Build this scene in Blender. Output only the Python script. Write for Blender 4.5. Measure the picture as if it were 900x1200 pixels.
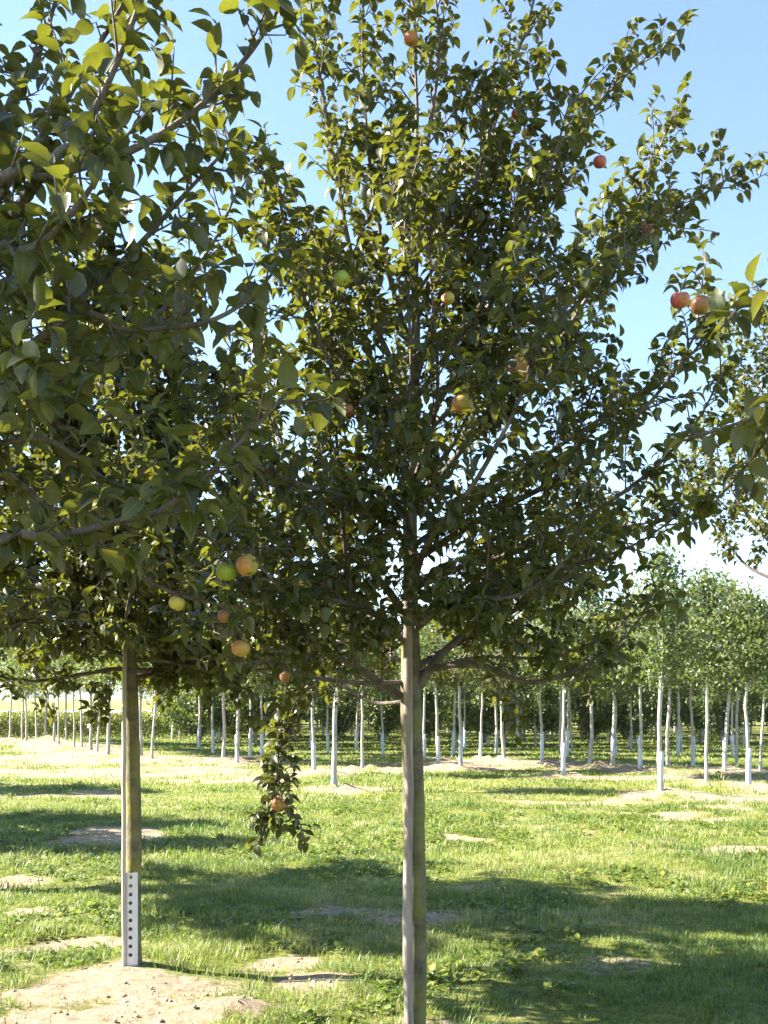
import bpy, math
import numpy as np
from mathutils import Matrix, Vector

# ------------------------------------------------------------------ camera, sky, sun, exposure
S = bpy.context.scene
for o in list(bpy.data.objects):
    bpy.data.objects.remove(o)
COL = S.collection
CAM_H, FOC, HORIZON = 1.75, 1177.0, 818.0          # eye height (m), focal length and horizon row on a 900 x 1200 frame
cam_d = bpy.data.cameras.new('camera')
cam = bpy.data.objects.new('camera', cam_d); COL.objects.link(cam)
cam.location = (0, 0, CAM_H); cam.rotation_euler = (math.radians(90), 0, 0)
cam_d.sensor_fit = 'VERTICAL'; cam_d.sensor_height = 36.0; cam_d.sensor_width = 27.0
cam_d.lens = 36.0 * FOC / 1200.0
cam_d.shift_y = (HORIZON - 600.0) / 1200.0
cam_d.clip_start = 0.05; cam_d.clip_end = 9000
S.camera = cam

SUN_EL, SUN_AZ = 35.0, -83.0                         # azimuth from +Y towards +X: the sun stands at the left
sx = math.sin(math.radians(SUN_AZ)) * math.cos(math.radians(SUN_EL))
sy = math.cos(math.radians(SUN_AZ)) * math.cos(math.radians(SUN_EL))
sz = math.sin(math.radians(SUN_EL))
w = bpy.data.worlds.new('World'); S.world = w; w.use_nodes = True
wn = w.node_tree.nodes; wl = w.node_tree.links
bg = wn['Background']; sky = wn.new('ShaderNodeTexSky')
sky.sky_type = 'NISHITA'; sky.sun_disc = False
sky.sun_elevation = math.radians(SUN_EL); sky.sun_rotation = math.radians(SUN_AZ)
sky.air_density = 1.0; sky.dust_density = 0.4; sky.ozone_density = 3.0; sky.altitude = 200
wl.new(sky.outputs[0], bg.inputs[0]); bg.inputs[1].default_value = 0.064
sun_d = bpy.data.lights.new('sun', 'SUN'); sun = bpy.data.objects.new('sun', sun_d); COL.objects.link(sun)
sun_d.energy = 5.0; sun_d.angle = math.radians(0.55); sun_d.color = (1.0, 0.93, 0.82)
sun.location = (-20, 0, 30)
sun.rotation_euler = Vector((sx, sy, sz)).to_track_quat('Z', 'Y').to_euler()
vs = S.view_settings
vs.view_transform = 'Standard'; vs.look = 'None'; vs.gamma = 1.0; vs.exposure = 2.68; vs.use_curve_mapping = False
S.cycles.max_bounces = 8; S.cycles.transmission_bounces = 6; S.cycles.diffuse_bounces = 4

# ------------------------------------------------------------------ helpers
RNG = np.random.default_rng(7)
_tab = np.random.default_rng(99).random((256, 256))

def vnoise(x, y, off=0):
    x = np.asarray(x, float) + 31.7 * off; y = np.asarray(y, float) + 17.3 * off
    xi = np.floor(x).astype(int); yi = np.floor(y).astype(int)
    fx = x - xi; fy = y - yi
    fx = fx * fx * (3 - 2 * fx); fy = fy * fy * (3 - 2 * fy)
    a = _tab[xi & 255, yi & 255]; b = _tab[(xi + 1) & 255, yi & 255]
    c = _tab[xi & 255, (yi + 1) & 255]; d = _tab[(xi + 1) & 255, (yi + 1) & 255]
    return (a * (1 - fx) + b * fx) * (1 - fy) + (c * (1 - fx) + d * fx) * fy

def fbm(x, y, octs=4, off=0):
    s = 0; a = .5
    for k in range(octs):
        s = s + a * vnoise(x * 2 ** k, y * 2 ** k, off + k); a *= .5
    return s / (1 - .5 ** octs)

def unit(v):
    v = np.asarray(v, float)
    return v / np.maximum(np.linalg.norm(v, axis=-1, keepdims=True), 1e-9)

def P(px, py, d):                                    # surveyed point: frame column, row and depth to metres
    return np.array([(px - 450) / FOC * d, d, CAM_H + (HORIZON - py) / FOC * d])

def G(px, py):                                       # surveyed point on level ground
    d = FOC * CAM_H / (py - HORIZON)
    return (px - 450) / FOC * d, d

def mesh(name, verts, faces_list, mat, tint=None, smooth=True, attr='tint'):
    """verts (N,3); faces_list: list of int arrays (M,k)"""
    me = bpy.data.meshes.new(name)
    verts = np.asarray(verts, np.float32)
    faces_list = [np.asarray(f, np.int32) for f in faces_list if len(f)]
    loops = np.concatenate([f.ravel() for f in faces_list])
    counts = np.concatenate([np.full(len(f), f.shape[1], np.int32) for f in faces_list])
    starts = np.concatenate([[0], np.cumsum(counts)[:-1]]).astype(np.int32)
    me.vertices.add(len(verts)); me.vertices.foreach_set('co', verts.ravel())
    me.loops.add(len(loops)); me.loops.foreach_set('vertex_index', loops)
    me.polygons.add(len(counts)); me.polygons.foreach_set('loop_start', starts)
    me.polygons.foreach_set('loop_total', counts)
    if smooth:
        me.polygons.foreach_set('use_smooth', np.ones(len(counts), bool))
    if tint is not None:
        at = me.attributes.new(attr, 'FLOAT', 'POINT')
        at.data.foreach_set('value', np.asarray(tint, np.float32))
    me.update(calc_edges=True)
    if mat: me.materials.append(mat)
    return me

def obj(name, me, parent=None, loc=None, kind=None, label=None, cat=None, group=None):
    o = bpy.data.objects.new(name, me); COL.objects.link(o)
    if parent is not None: o.parent = parent
    if loc is not None: o.location = loc
    if kind: o['kind'] = kind
    if label: o['label'] = label
    if cat: o['category'] = cat
    if group: o['group'] = group
    return o

class Tubes:
    def __init__(s): s.v = []; s.q = []; s.t = []; s.n = 0
    def add(s, pts, rad, sides=6, cap=False):
        pts = np.asarray(pts, float); rad = np.broadcast_to(rad, (len(pts),))
        tan = unit(np.gradient(pts, axis=0))
        ref = np.array([1.0, 0, 0]) if abs(tan[0][0]) < .8 else np.array([0, 1.0, 0])
        a = unit(ref - tan * (tan @ ref)[:, None]); b = np.cross(tan, a)
        th = np.arange(sides) / sides * 2 * math.pi
        ring = pts[:, None] + rad[:, None, None] * (np.cos(th)[None, :, None] * a[:, None] + np.sin(th)[None, :, None] * b[:, None])
        base = s.n; k = len(pts)
        s.v.append(ring.reshape(-1, 3)); s.n += k * sides
        i = np.arange(k - 1)[:, None] * sides; j = np.arange(sides)[None]
        j2 = (j + 1) % sides
        s.q.append((base + np.stack([i + j, i + j2, i + sides + j2, i + sides + j], -1)).reshape(-1, 4))
        e = base + (k - 1) * sides
        s.t.append(np.array([[e, e + q, e + q + 1] for q in range(1, sides - 1)]))
    def build(s, name, mat):
        return mesh(name, np.concatenate(s.v), [np.concatenate(s.q), np.concatenate(s.t)], mat)

def catmull(ctrl, per=5):
    c = np.asarray(ctrl, float)
    c = np.vstack([2 * c[0] - c[1], c, 2 * c[-1] - c[-2]])
    out = []
    for i in range(1, len(c) - 2):
        for k in range(per):
            t = k / per
            out.append(.5 * ((2 * c[i]) + (-c[i-1] + c[i+1]) * t + (2*c[i-1] - 5*c[i] + 4*c[i+1] - c[i+2]) * t*t + (-c[i-1] + 3*c[i] - 3*c[i+1] + c[i+2]) * t**3))
    out.append(c[-2])
    return np.array(out)

# ------------------------------------------------------------------ materials
def new_mat(name):
    m = bpy.data.materials.new(name); m.use_nodes = True
    nt = m.node_tree; b = nt.nodes['Principled BSDF']
    return m, nt, b

def ramp(nt, fac, stops):
    r = nt.nodes.new('ShaderNodeValToRGB')
    e = r.color_ramp.elements
    while len(e) < len(stops): e.new(.5)
    for k, (p, c) in enumerate(stops):
        e[k].position = p; e[k].color = (*c, 1)
    nt.links.new(fac, r.inputs[0]); return r.outputs[0]

def attr(nt, name):
    a = nt.nodes.new('ShaderNodeAttribute'); a.attribute_name = name; return a.outputs['Fac']

def noise(nt, scale, detail=4, rough=.55, coord='Object', stretch=None):
    tc = nt.nodes.new('ShaderNodeTexCoord'); n = nt.nodes.new('ShaderNodeTexNoise')
    n.inputs['Scale'].default_value = scale; n.inputs['Detail'].default_value = detail; n.inputs['Roughness'].default_value = rough
    if stretch:
        mp = nt.nodes.new('ShaderNodeMapping'); mp.inputs['Scale'].default_value = stretch
        nt.links.new(tc.outputs[coord], mp.inputs[0]); nt.links.new(mp.outputs[0], n.inputs['Vector'])
    else:
        nt.links.new(tc.outputs[coord], n.inputs['Vector'])
    return n.outputs['Fac']

def mix(nt, fac, a, b):
    m = nt.nodes.new('ShaderNodeMix'); m.data_type = 'RGBA'
    if isinstance(fac, float): m.inputs[0].default_value = fac
    else: nt.links.new(fac, m.inputs[0])
    for sock, v in ((m.inputs[6], a), (m.inputs[7], b)):
        if isinstance(v, tuple): sock.default_value = (*v, 1)
        else: nt.links.new(v, sock)
    return m.outputs[2]

def bump(nt, b, h, strength, dist):
    n = nt.nodes.new('ShaderNodeBump'); n.inputs['Strength'].default_value = strength; n.inputs['Distance'].default_value = dist
    nt.links.new(h, n.inputs['Height']); nt.links.new(n.outputs[0], b.inputs['Normal'])

def leaf_mat(name, stops, under, rough=.42, transl=.32, tcol=(.30, .42, .05), veins=False):
    m, nt, b = new_mat(name)
    front = ramp(nt, attr(nt, 'tint'), stops)
    geo = nt.nodes.new('ShaderNodeNewGeometry')
    col = mix(nt, geo.outputs['Backfacing'], front, mix(nt, .65, front, under))
    if veins:
        rib = attr(nt, 'rib'); al = attr(nt, 'along')
        col = mix(nt, ramp(nt, rib, [(.86, (0, 0, 0)), (.97, (.45, .45, .45))]), col, (.20, .22, .07))
        m1 = nt.nodes.new('ShaderNodeMath'); m1.operation = 'MULTIPLY_ADD'; nt.links.new(rib, m1.inputs[0]); m1.inputs[1].default_value = .30; nt.links.new(al, m1.inputs[2])
        m2 = nt.nodes.new('ShaderNodeMath'); m2.operation = 'MULTIPLY'; nt.links.new(m1.outputs[0], m2.inputs[0]); m2.inputs[1].default_value = 58.0
        m3 = nt.nodes.new('ShaderNodeMath'); m3.operation = 'SINE'; nt.links.new(m2.outputs[0], m3.inputs[0])
        bump(nt, b, m3.outputs[0], .14, .0003)
        col = mix(nt, ramp(nt, noise(nt, 45, 3, .6), [(.35, (.30, .30, .30)), (.65, (0, 0, 0))]), col, (.02, .028, .006))
    nt.links.new(col, b.inputs['Base Color']); b.inputs['Roughness'].default_value = rough
    b.inputs['Specular IOR Level'].default_value = .5
    tr = nt.nodes.new('ShaderNodeBsdfTranslucent')
    nt.links.new(mix(nt, .62, front, tcol), tr.inputs[0])
    ms = nt.nodes.new('ShaderNodeMixShader'); ms.inputs[0].default_value = transl
    nt.links.new(b.outputs[0], ms.inputs[1]); nt.links.new(tr.outputs[0], ms.inputs[2])
    nt.links.new(ms.outputs[0], nt.nodes['Material Output'].inputs['Surface'])
    return m

APPLE_LEAF = leaf_mat('apple_leaf', [(0, (.018, .022, .003)), (.45, (.038, .046, .006)), (.8, (.074, .084, .010)), (.95, (.13, .13, .018)), (1, (.24, .17, .03))], (.19, .195, .12), rough=.42, transl=.33, tcol=(.25, .265, .018), veins=True)
FAR_LEAF = leaf_mat('nursery_leaf', [(0, (.032, .05, .014)), (.5, (.062, .086, .024)), (.85, (.11, .125, .035)), (1, (.24, .20, .05))], (.13, .16, .09), rough=.5, transl=.3)
VINE_LEAF = leaf_mat('vine_leaf', [(0, (.07, .10, .02)), (.5, (.16, .17, .03)), (1, (.30, .22, .04))], (.22, .22, .08), rough=.6, transl=.3)
GRASS = leaf_mat('grass_blade', [(0, (.035, .062, .007)), (.25, (.115, .15, .013)), (.48, (.245, .255, .034)), (.76, (.42, .385, .12)), (1, (.50, .42, .22))], (.12, .18, .04), rough=.5, transl=.35, tcol=(.25, .40, .05))

def bark_mat(name, c1, c2, c3, moss=None, scale=28):
    m, nt, b = new_mat(name)
    n1 = noise(nt, scale, 7, .7, stretch=(1, 1, .5)); n2 = noise(nt, 9, 6, .7, stretch=(1, 1, 1.6))
    col = mix(nt, ramp(nt, n2, [(.42, (0, 0, 0)), (.62, (1, 1, 1))]), ramp(nt, n1, [(.3, c1), (.6, c2)]), c3)
    if moss:
        n3 = noise(nt, 3.5, 5, .6)
        col = mix(nt, ramp(nt, n3, [(.46, (0, 0, 0)), (.60, (.8, .8, .8))]), col, moss)
    nt.links.new(col, b.inputs['Base Color']); b.inputs['Roughness'].default_value = .8
    bump(nt, b, n1, .9, .010)
    return m

BARK = bark_mat('apple_bark', (.035, .027, .018), (.10, .08, .052), (.17, .145, .09), moss=(.19, .175, .025))
BRANCH = bark_mat('branch_bark', (.045, .033, .027), (.105, .082, .064), (.16, .13, .105), scale=60)
FARBARK = bark_mat('nursery_bark', (.20, .19, .165), (.33, .32, .285), (.42, .41, .38), scale=10)

def plain(name, col, rough=.6, var=.12, scale=20, stretch=None, bmp=None):
    m, nt, b = new_mat(name)
    n = noise(nt, scale, 5, .6, stretch=stretch)
    d = tuple(c * (1 - var) for c in col); l = tuple(min(1, c * (1 + var)) for c in col)
    nt.links.new(ramp(nt, n, [(.3, d), (.7, l)]), b.inputs['Base Color'])
    b.inputs['Roughness'].default_value = rough
    if bmp: bump(nt, b, n, .5, bmp)
    return m

WOOD = plain('stake_wood', (.42, .355, .31), .75, .35, 14, (3, 3, .25), .003)
GUARD = plain('guard_plastic', (.62, .62, .63), .5, .10, 12)
FARGUARD = plain('pale_guard_plastic', (.46, .49, .54), .5, .10, 3)
SOILC = plain('soil_clod', (.34, .26, .17), .95, .3, 25, None, .01)

def ground_mat():
    m, nt, b = new_mat('orchard_ground')
    sand = attr(nt, 'sand')
    nf = noise(nt, 14, 9, .75); nm = noise(nt, 1.1, 6, .6); nl = noise(nt, .22, 4, .6)
    soil = ramp(nt, nf, [(.28, (.17, .12, .078)), (.5, (.33, .255, .17)), (.72, (.47, .38, .27))])
    g1 = ramp(nt, nf, [(.3, (.06, .08, .013)), (.5, (.15, .175, .03)), (.62, (.24, .24, .06)), (.78, (.40, .36, .15))])
    g2 = ramp(nt, nf, [(.3, (.16, .15, .05)), (.6, (.36, .31, .15))])
    gr = mix(nt, ramp(nt, nm, [(.46, (0, 0, 0)), (.66, (.75, .75, .75))]), g1, g2)
    md = nt.nodes.new('ShaderNodeMath'); md.operation = 'ADD'
    nt.links.new(sand, md.inputs[0])
    sc = nt.nodes.new('ShaderNodeMath'); sc.operation = 'MULTIPLY_ADD'
    nt.links.new(nf, sc.inputs[0]); sc.inputs[1].default_value = 1.3; sc.inputs[2].default_value = -.65
    nt.links.new(sc.outputs[0], md.inputs[1])
    fac = ramp(nt, md.outputs[0], [(.32, (0, 0, 0)), (.62, (1, 1, 1))])
    nt.links.new(mix(nt, fac, gr, soil), b.inputs['Base Color']); b.inputs['Roughness'].default_value = .95
    b.inputs['Specular IOR Level'].default_value = .15
    bump(nt, b, nf, .9, .08)
    return m
GROUND = ground_mat()

# ------------------------------------------------------------------ where things stand
MAIN = (0.115, 3.80); LEFT = (-1.60, 6.40); NEAR = (-1.80, 2.95); RIGHT = (2.05, 2.35); FARR = (3.5, 9.0)
SHADERS = [(-4.95, 9.2), (-7.6, 12.6), (-8.9, 14.6), (-10.6, 19.3), (-3.95, 3.25)]
# front trees of the nursery beyond the grass: frame column and row of each foot
FRONT = [(774, 933), (828, 922), (391, 927), (660, 911), (425, 903), (368, 908), (540, 903), (877, 926), (750, 905), (718, 902), (891, 911), (849, 908),
         (635, 899), (692, 901), (514, 898), (278, 896), (262, 894), (307, 891), (497, 890), (590, 894), (563, 893), (293, 888), (782, 906), (664, 899), (812, 900), (863, 904)]
LINE = [(12, 867), (26, 869), (31, 871), (43, 872), (53, 872), (63, 873), (69, 875), (78, 872), (87, 878), (96, 879), (106, 881), (114, 883), (127, 886), (165, 890), (178, 893)]

PATCH = []       # bare earth: x, y, rx, ry, strength
MOUND = []       # heaped earth: x, y, rx, ry, height
def patch(px, py, rx, ry, s=1.0): PATCH.append((*G(px, py), rx, ry, s))
for a in [(50, 1170, .45, .25), (175, 1172, .55, .35), (235, 1192, .40, .22), (70, 1115, .50, .20), (20, 1035, .35, .4), (10, 1075, .35, .25),
          (120, 1195, .5, .2), (345, 1135, .32, .22), (395, 1160, .30, .14), (550, 1045, .25, .12), (690, 1095, .14, .06), (820, 962, .7, .35), (640, 942, .8, .5),
          (620, 968, .35, .25), (885, 998, .6, .3), (850, 936, 2.2, .7), (770, 955, .8, .3), (730, 942, 1.0, .5), (30, 905, 3, 1.2), (150, 905, 5, 2),
          (70, 890, 7, 3), (480, 900, 3, 1.5), (690, 975, .4, .2), (540, 985, .4, .2), (90, 935, 1.0, .5), (260, 915, 2, .8), (600, 897, 4, 2), (740, 912, 3, 1)]:
    patch(*a)
PATCH += [(LEFT[0], LEFT[1] - .1, .42, .35, 1.0), (MAIN[0] - .1, MAIN[1], .3, .3, .8)]
MOUND += [(LEFT[0] + .05, LEFT[1] - .05, .34, .36, .055), (LEFT[0] + .35, LEFT[1] - .55, .38, .30, .07), (LEFT[0] + .72, LEFT[1] - .92, .26, .18, .08), (LEFT[0] + .2, LEFT[1] - .95, .22, .16, .05), (LEFT[0] - .5, LEFT[1] - .7, .4, .2, .03)]
for q in FRONT:
    x, y = G(*q); PATCH.append((x + .2, y, 1.0, .75, 1.0)); MOUND.append((x + .1, y, .7, .6, .14))
for q in LINE:
    x, y = G(*q); PATCH.append((x, y, 2.2, 1.6, .9)); MOUND.append((x, y, .7, .7, .12))

def height(x, y):
    x = np.asarray(x, float); y = np.asarray(y, float)
    near = np.exp(-((x / 60) ** 2 + ((y - 15) / 60) ** 2))
    h = (fbm(x * .35, y * .35, 3, 3) - .5) * .12 * near + (fbm(x * 2.2, y * 2.2, 3, 5) - .5) * .05 * near
    for (mx, my, rx, ry, a) in MOUND:
        r = ((x - mx) / rx) ** 2 + ((y - my) / ry) ** 2
        m_ = r < 9
        if np.any(m_):
            h = h + np.where(m_, a * np.exp(-r) * (.05 + 1.9 * fbm(x * 4.2, y * 4.8, 3, 9) ** 1.3), 0)
    return h + (fbm(x * 9, y * 9, 2, 33) - .5) * .022 * near

def sandmask(x, y):
    x = np.asarray(x, float); y = np.asarray(y, float)
    wx = x + (fbm(x * 1.4, y * 1.4, 3, 21) - .5) * .7; wy = y + (fbm(x * 1.4, y * 1.4, 3, 27) - .5) * .7
    s = np.zeros_like(x)
    for (mx, my, rx, ry, a) in PATCH:
        r = np.sqrt(((wx - mx) / rx) ** 2 + ((wy - my) / ry) ** 2)
        s = np.maximum(s, a * np.clip(1.45 - r, 0, 1))
    s = np.maximum(s, np.clip((fbm(x * .55, y * .9, 4, 40) - .62) * 5, 0, .8))
    return s * np.clip(.35 + (fbm(x * 1.9, y * 2.6, 4, 55) - .25) * 2.0, 0, 1.15)

# ------------------------------------------------------------------ ground and hills
def build_ground():
    n = 420; a = 8.6; R = 4000.0
    u = np.linspace(-1, 1, n); g = R * np.sinh(a * u) / math.sinh(a)
    X, Y = np.meshgrid(g, g + 9.0, indexing='ij')
    X = X.ravel(); Y = Y.ravel()
    Z = height(X, Y)
    i = np.arange(n - 1)[:, None] * n + np.arange(n - 1)[None]
    q = np.stack([i, i + n, i + n + 1, i + 1], -1).reshape(-1, 4)
    me = mesh('ground', np.stack([X, Y, Z], 1), [q], GROUND, sandmask(X, Y), attr='sand')
    obj('ground', me, kind='structure')
build_ground()

def build_hills():
    n, m_ = 160, 14
    m, nt, b = new_mat('wooded_hill')
    nt.links.new(ramp(nt, noise(nt, .02, 8, .65), [(.35, (.03, .05, .03)), (.65, (.07, .09, .045))]), b.inputs['Base Color']); b.inputs['Roughness'].default_value = 1
    xs = np.linspace(-2600, 2600, n); v = []
    for k in range(m_):
        t = k / (m_ - 1)
        prof = math.sin(t * math.pi) ** 1.3
        y = 2300 + 900 * t
        z = prof * (55 + 60 * fbm(xs * .0021, xs * 0 + 3, 4, 70)) * (.85 + .3 * fbm(xs * .01, xs * 0 + t * 5, 3, 77)) - 2
        v.append(np.stack([xs, np.full(n, y), z], 1))
    i = np.arange(m_ - 1)[:, None] * n + np.arange(n - 1)[None]
    q = np.stack([i, i + 1, i + n + 1, i + n], -1).reshape(-1, 4)
    obj('hills', mesh('hills', np.concatenate(v), [q], m), kind='structure')
build_hills()

# ------------------------------------------------------------------ leaves
# template: twig point, petiole end, three stations of left / mid / right, tip
US = np.array([.21, .40, .64, .86]); HW = np.array([.165, .275, .265, .145])
def leaf_arrays(Pn, A, N, size, wid, curl, fold):
    """arrays of leaves -> verts (n,14,3)"""
    B = np.cross(N, A)
    n = len(Pn); V = np.zeros((n, 15, 3))
    def pt(u, v, k):
        zz = fold * abs(v) * 1.0 - curl * max(u - .15, 0) ** 2 + .25 * curl * max(u - .1, 0)
        V[:, k] = Pn + size[:, None] * (u * A + (v * wid)[:, None] * B + zz[:, None] * N)
    pt(0, 0, 0); pt(.17, 0.0, 1)
    k = 2
    for u, h in zip(US, HW):
        pt(u, h, k); pt(u, 0, k + 1); pt(u, -h, k + 2); k += 3
    pt(1.03, 0, 14)
    return V
LF_T = np.array([[1, 3, 2], [1, 4, 3], [14, 11, 12], [14, 12, 13]])
LF_Q = np.array([[2, 3, 6, 5], [3, 4, 7, 6], [5, 6, 9, 8], [6, 7, 10, 9], [8, 9, 12, 11], [9, 10, 13, 12]])
LF_P = np.array([[0, 4, 2]])                          # the stalk: a thin sliver to the blade

def leaf_mesh(name, L, mat):
    V = leaf_arrays(L['p'], L['a'], L['n'], L['s'], L['w'], L['c'], L['f'])
    n = len(V)
    # narrow stalk: reuse vertex 0 as a sliver
    off = (np.arange(n) * 15)[:, None, None]
    T = (off + np.concatenate([LF_T])[None]).reshape(-1, 3); Q = (off + LF_Q[None]).reshape(-1, 4)
    # stalk slivers
    B = np.cross(L['n'], L['a']) * (.013 * L['s'])[:, None]
    sv = np.stack([L['p'] + B * .8, L['p'] - B * .8, V[:, 1] + B, V[:, 1] - B], 1).reshape(-1, 3)
    so = n * 15 + np.arange(n)[:, None] * 4
    SQ = so + np.array([[0, 2, 3, 1]])
    tint = np.concatenate([np.repeat(L['t'], 15), np.repeat(L['t'], 4)])
    me = mesh(name, np.concatenate([V.reshape(-1, 3), sv]), [T, Q, SQ], mat, tint)
    ribv = np.array([1, 1, 0, 1, 0, 0, 1, 0, 0, 1, 0, 0, 1, 0, .6]); alv = np.array([0, .17, .21, .21, .21, .4, .4, .4, .64, .64, .64, .86, .86, .86, 1.03])
    for nm, vv in (('rib', ribv), ('along', alv)):
        at = me.attributes.new(nm, 'FLOAT', 'POINT')
        at.data.foreach_set('value', np.concatenate([np.tile(vv, n), np.full(4 * n, .5)]).astype(np.float32))
    return me

class Leaves:
    def __init__(s, rng, smin=.052, smax=.088):
        s.rng = rng; s.p = []; s.t = []; s.o = []; s.smin = smin; s.smax = smax
    def add(s, p, t, o): s.p.append(p); s.t.append(t); s.o.append(o)
    def finish(s):
        r = s.rng; p = np.array(s.p); t = np.array(s.t); o = np.array(s.o); n = len(p)
        a = unit(.45 * t + .85 * o + r.normal(0, .30, (n, 3)) + np.array([0, 0, -.12]))
        up = np.array([0, 0, 1.0]) * 1.0 + .25 * t + r.normal(0, .36, (n, 3))
        nn = unit(up - a * np.sum(up * a, 1)[:, None])
        return dict(p=p, a=a, n=nn, s=r.uniform(s.smin, s.smax, n) * np.where(r.random(n) < .18, .65, 1), w=r.uniform(.85, 1.15, n),
                    c=r.uniform(.15, 1.0, n), f=r.uniform(.15, .85, n), t=np.clip(r.beta(1.7, 2.6, n) * .97 + .06 * (r.random(n) < .03), 0, 1) + .0)

def take(L, m):
    return {k: v[m] for k, v in L.items()}

# ------------------------------------------------------------------ apple trees
class Tree:
    """wood and leaves in coordinates relative to the foot of the tree"""
    def __init__(s, seed, foot, smin=.052, smax=.088):
        s.rng = np.random.default_rng(seed); s.foot = np.array([foot[0], foot[1], float(height(foot[0], foot[1])) - .03])
        s.trunk = Tubes(); s.branches = []; s.open = []; s.L = Leaves(s.rng, smin, smax); s.wood = []
    def path(s, p, d, L, n, up, wob):
        pts = [np.array(p, float)]; d = unit(d); st = L / n
        for i in range(n):
            d = unit(d + np.array([0, 0, up * st]) + s.rng.normal(0, wob, 3) * math.sqrt(st))
            pts.append(pts[-1] + d * st)
        return np.array(pts)
    def twig_leaves(s, pts, t0, sp, spur):
        """leaves set in a spiral along a shoot, with short spurs carrying rosettes"""
        r = s.rng
        seg = np.linalg.norm(np.diff(pts, axis=0), axis=1); cum = np.concatenate([[0], np.cumsum(seg)]); Lt = cum[-1]
        phi = r.uniform(0, 6.28); x = t0 * Lt + r.uniform(0, sp)
        while x < Lt:
            i = min(np.searchsorted(cum, x) - 1, len(seg) - 1); i = max(i, 0)
            f = (x - cum[i]) / seg[i]; p = pts[i] * (1 - f) + pts[i + 1] * f; t = (pts[i + 1] - pts[i]) / seg[i]
            ref = np.array([.3, .2, 1.0]); e1 = unit(np.cross(t, ref)); e2 = np.cross(t, e1)
            o = math.cos(phi) * e1 + math.sin(phi) * e2
            if r.random() < spur:
                d = unit(o + .6 * t + np.array([0, 0, .3])); q = p + d * r.uniform(.015, .06)
                s.cur.add(np.array([p, q]), [.0022, .0016], 4)
                for k in range(r.integers(3, 6)):
                    az = r.uniform(0, 6.28); g1 = unit(np.cross(d, ref)); g2 = np.cross(d, g1)
                    s.L.add(q, d * .4, math.cos(az) * g1 + math.sin(az) * g2)
            else:
                s.L.add(p, t, o)
            phi += 2.4; x += sp * r.uniform(.7, 1.35)
        t = unit(pts[-1] - pts[-2])
        for k in range(2): s.L.add(pts[-1], t * 1.6, unit(r.normal(0, 1, 3)))
    def shoot(s, p, d, L, up, r0, sp, spur, bare=.1):
        pts = s.path(p, d, L, max(3, int(L / .06)), up, .35)
        s.cur.add(pts, np.linspace(r0, .0013, len(pts)), 4)
        s.wood.append(pts); s.twig_leaves(pts, bare, sp, spur)
        return pts
    def limb(s, pts, r0, r1, lat0=.18, gap=.085, lat=.34, sp=.028, spur=.35, up=1.2, sub=True, dens=1.0, droop=0.0):
        """a scaffold limb with its side shoots; becomes one part"""
        r = s.rng; s.cur = Tubes()
        pts = np.asarray(pts, float)
        rad = r0 + (r1 - r0) * np.linspace(0, 1, len(pts)) ** .8
        s.cur.add(pts, rad, 7); s.wood.append(pts)
        seg = np.linalg.norm(np.diff(pts, axis=0), axis=1); cum = np.concatenate([[0], np.cumsum(seg)]); Lt = cum[-1]
        phi = r.uniform(0, 6.28); x = lat0 * Lt
        while x < Lt:
            i = max(min(np.searchsorted(cum, x) - 1, len(seg) - 1), 0); f = (x - cum[i]) / seg[i]
            p = pts[i] * (1 - f) + pts[i + 1] * f; t = (pts[i + 1] - pts[i]) / seg[i]
            ref = np.array([.3, .2, 1.0]); e1 = unit(np.cross(t, ref)); e2 = np.cross(t, e1)
            o = math.cos(phi) * e1 + math.sin(phi) * e2
            an = r.uniform(.7, 1.15)
            d = unit(math.cos(an) * t + math.sin(an) * o + np.array([0, 0, .25 - droop]))
            Ls = lat * (1.05 - .45 * x / Lt) * r.uniform(.45, 1.35)
            q = s.shoot(p, d, Ls, up - droop * 3, .0035, sp, spur)
            if sub and Ls > .22:
                for k in range(int(Ls / .12)):
                    j = r.integers(1, len(q) - 1); t2 = unit(q[j + 1] - q[j])
                    s.shoot(q[j], unit(t2 + unit(r.normal(0, 1, 3)) * .9), Ls * r.uniform(.25, .5), up, .0022, sp, spur)
            phi += 2.4; x += gap * r.uniform(.6, 1.4) / dens
        s.twig_leaves(pts, .62, .03, .3)
        s.branches.append(s.cur)
    def auto(s, n, z0, z1, axis, len0, len1, el0, el1, up=.9, r0=.016, az0=0.0, skip=None, **kw):
        for k in range(n):
            f = k / max(n - 1, 1); z = z0 + (z1 - z0) * f; az = az0 + k * 2.4 + s.rng.normal(0, .2)
            if skip and skip(az % 6.283, f): continue
            el = el0 + (el1 - el0) * f + s.rng.normal(0, .07); L = (len0 + (len1 - len0) * f) * s.rng.uniform(.85, 1.15)
            p = axis(z)
            pts = s.path(p, (math.cos(az) * math.cos(el), math.sin(az) * math.cos(el), math.sin(el)), L, 14, up, .30)
            s.limb(pts, r0 * (1 - .5 * f), .003, **kw)
    def finish(s, clear=()):
        L = s.L.finish()
        keep = np.ones(len(L['p']), bool)
        c = L['p'] + L['a'] * (L['s'] * .55)[:, None] + s.foot
        for (q, rr) in clear:                          # leaves do not grow through the fruit, nor close over its open side
            q = np.asarray(q); keep &= np.linalg.norm(c - q, axis=1) > rr + .02
            v = np.array([0, 0, CAM_H]) - q; ln = np.linalg.norm(v); v = v / ln
            h = (c - q) @ v; dd = np.linalg.norm((c - q) - h[:, None] * v, axis=1)
            keep &= ~((h > 0) & (h < .9) & (dd < rr * .7))
        for (q, rx, rz) in s.open:                     # bare wood round the fork
            e = (c - s.foot - q) / np.array([rx, rx, rz]); keep &= (np.sum(e * e, 1) > 1)
        return take(L, keep)

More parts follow.
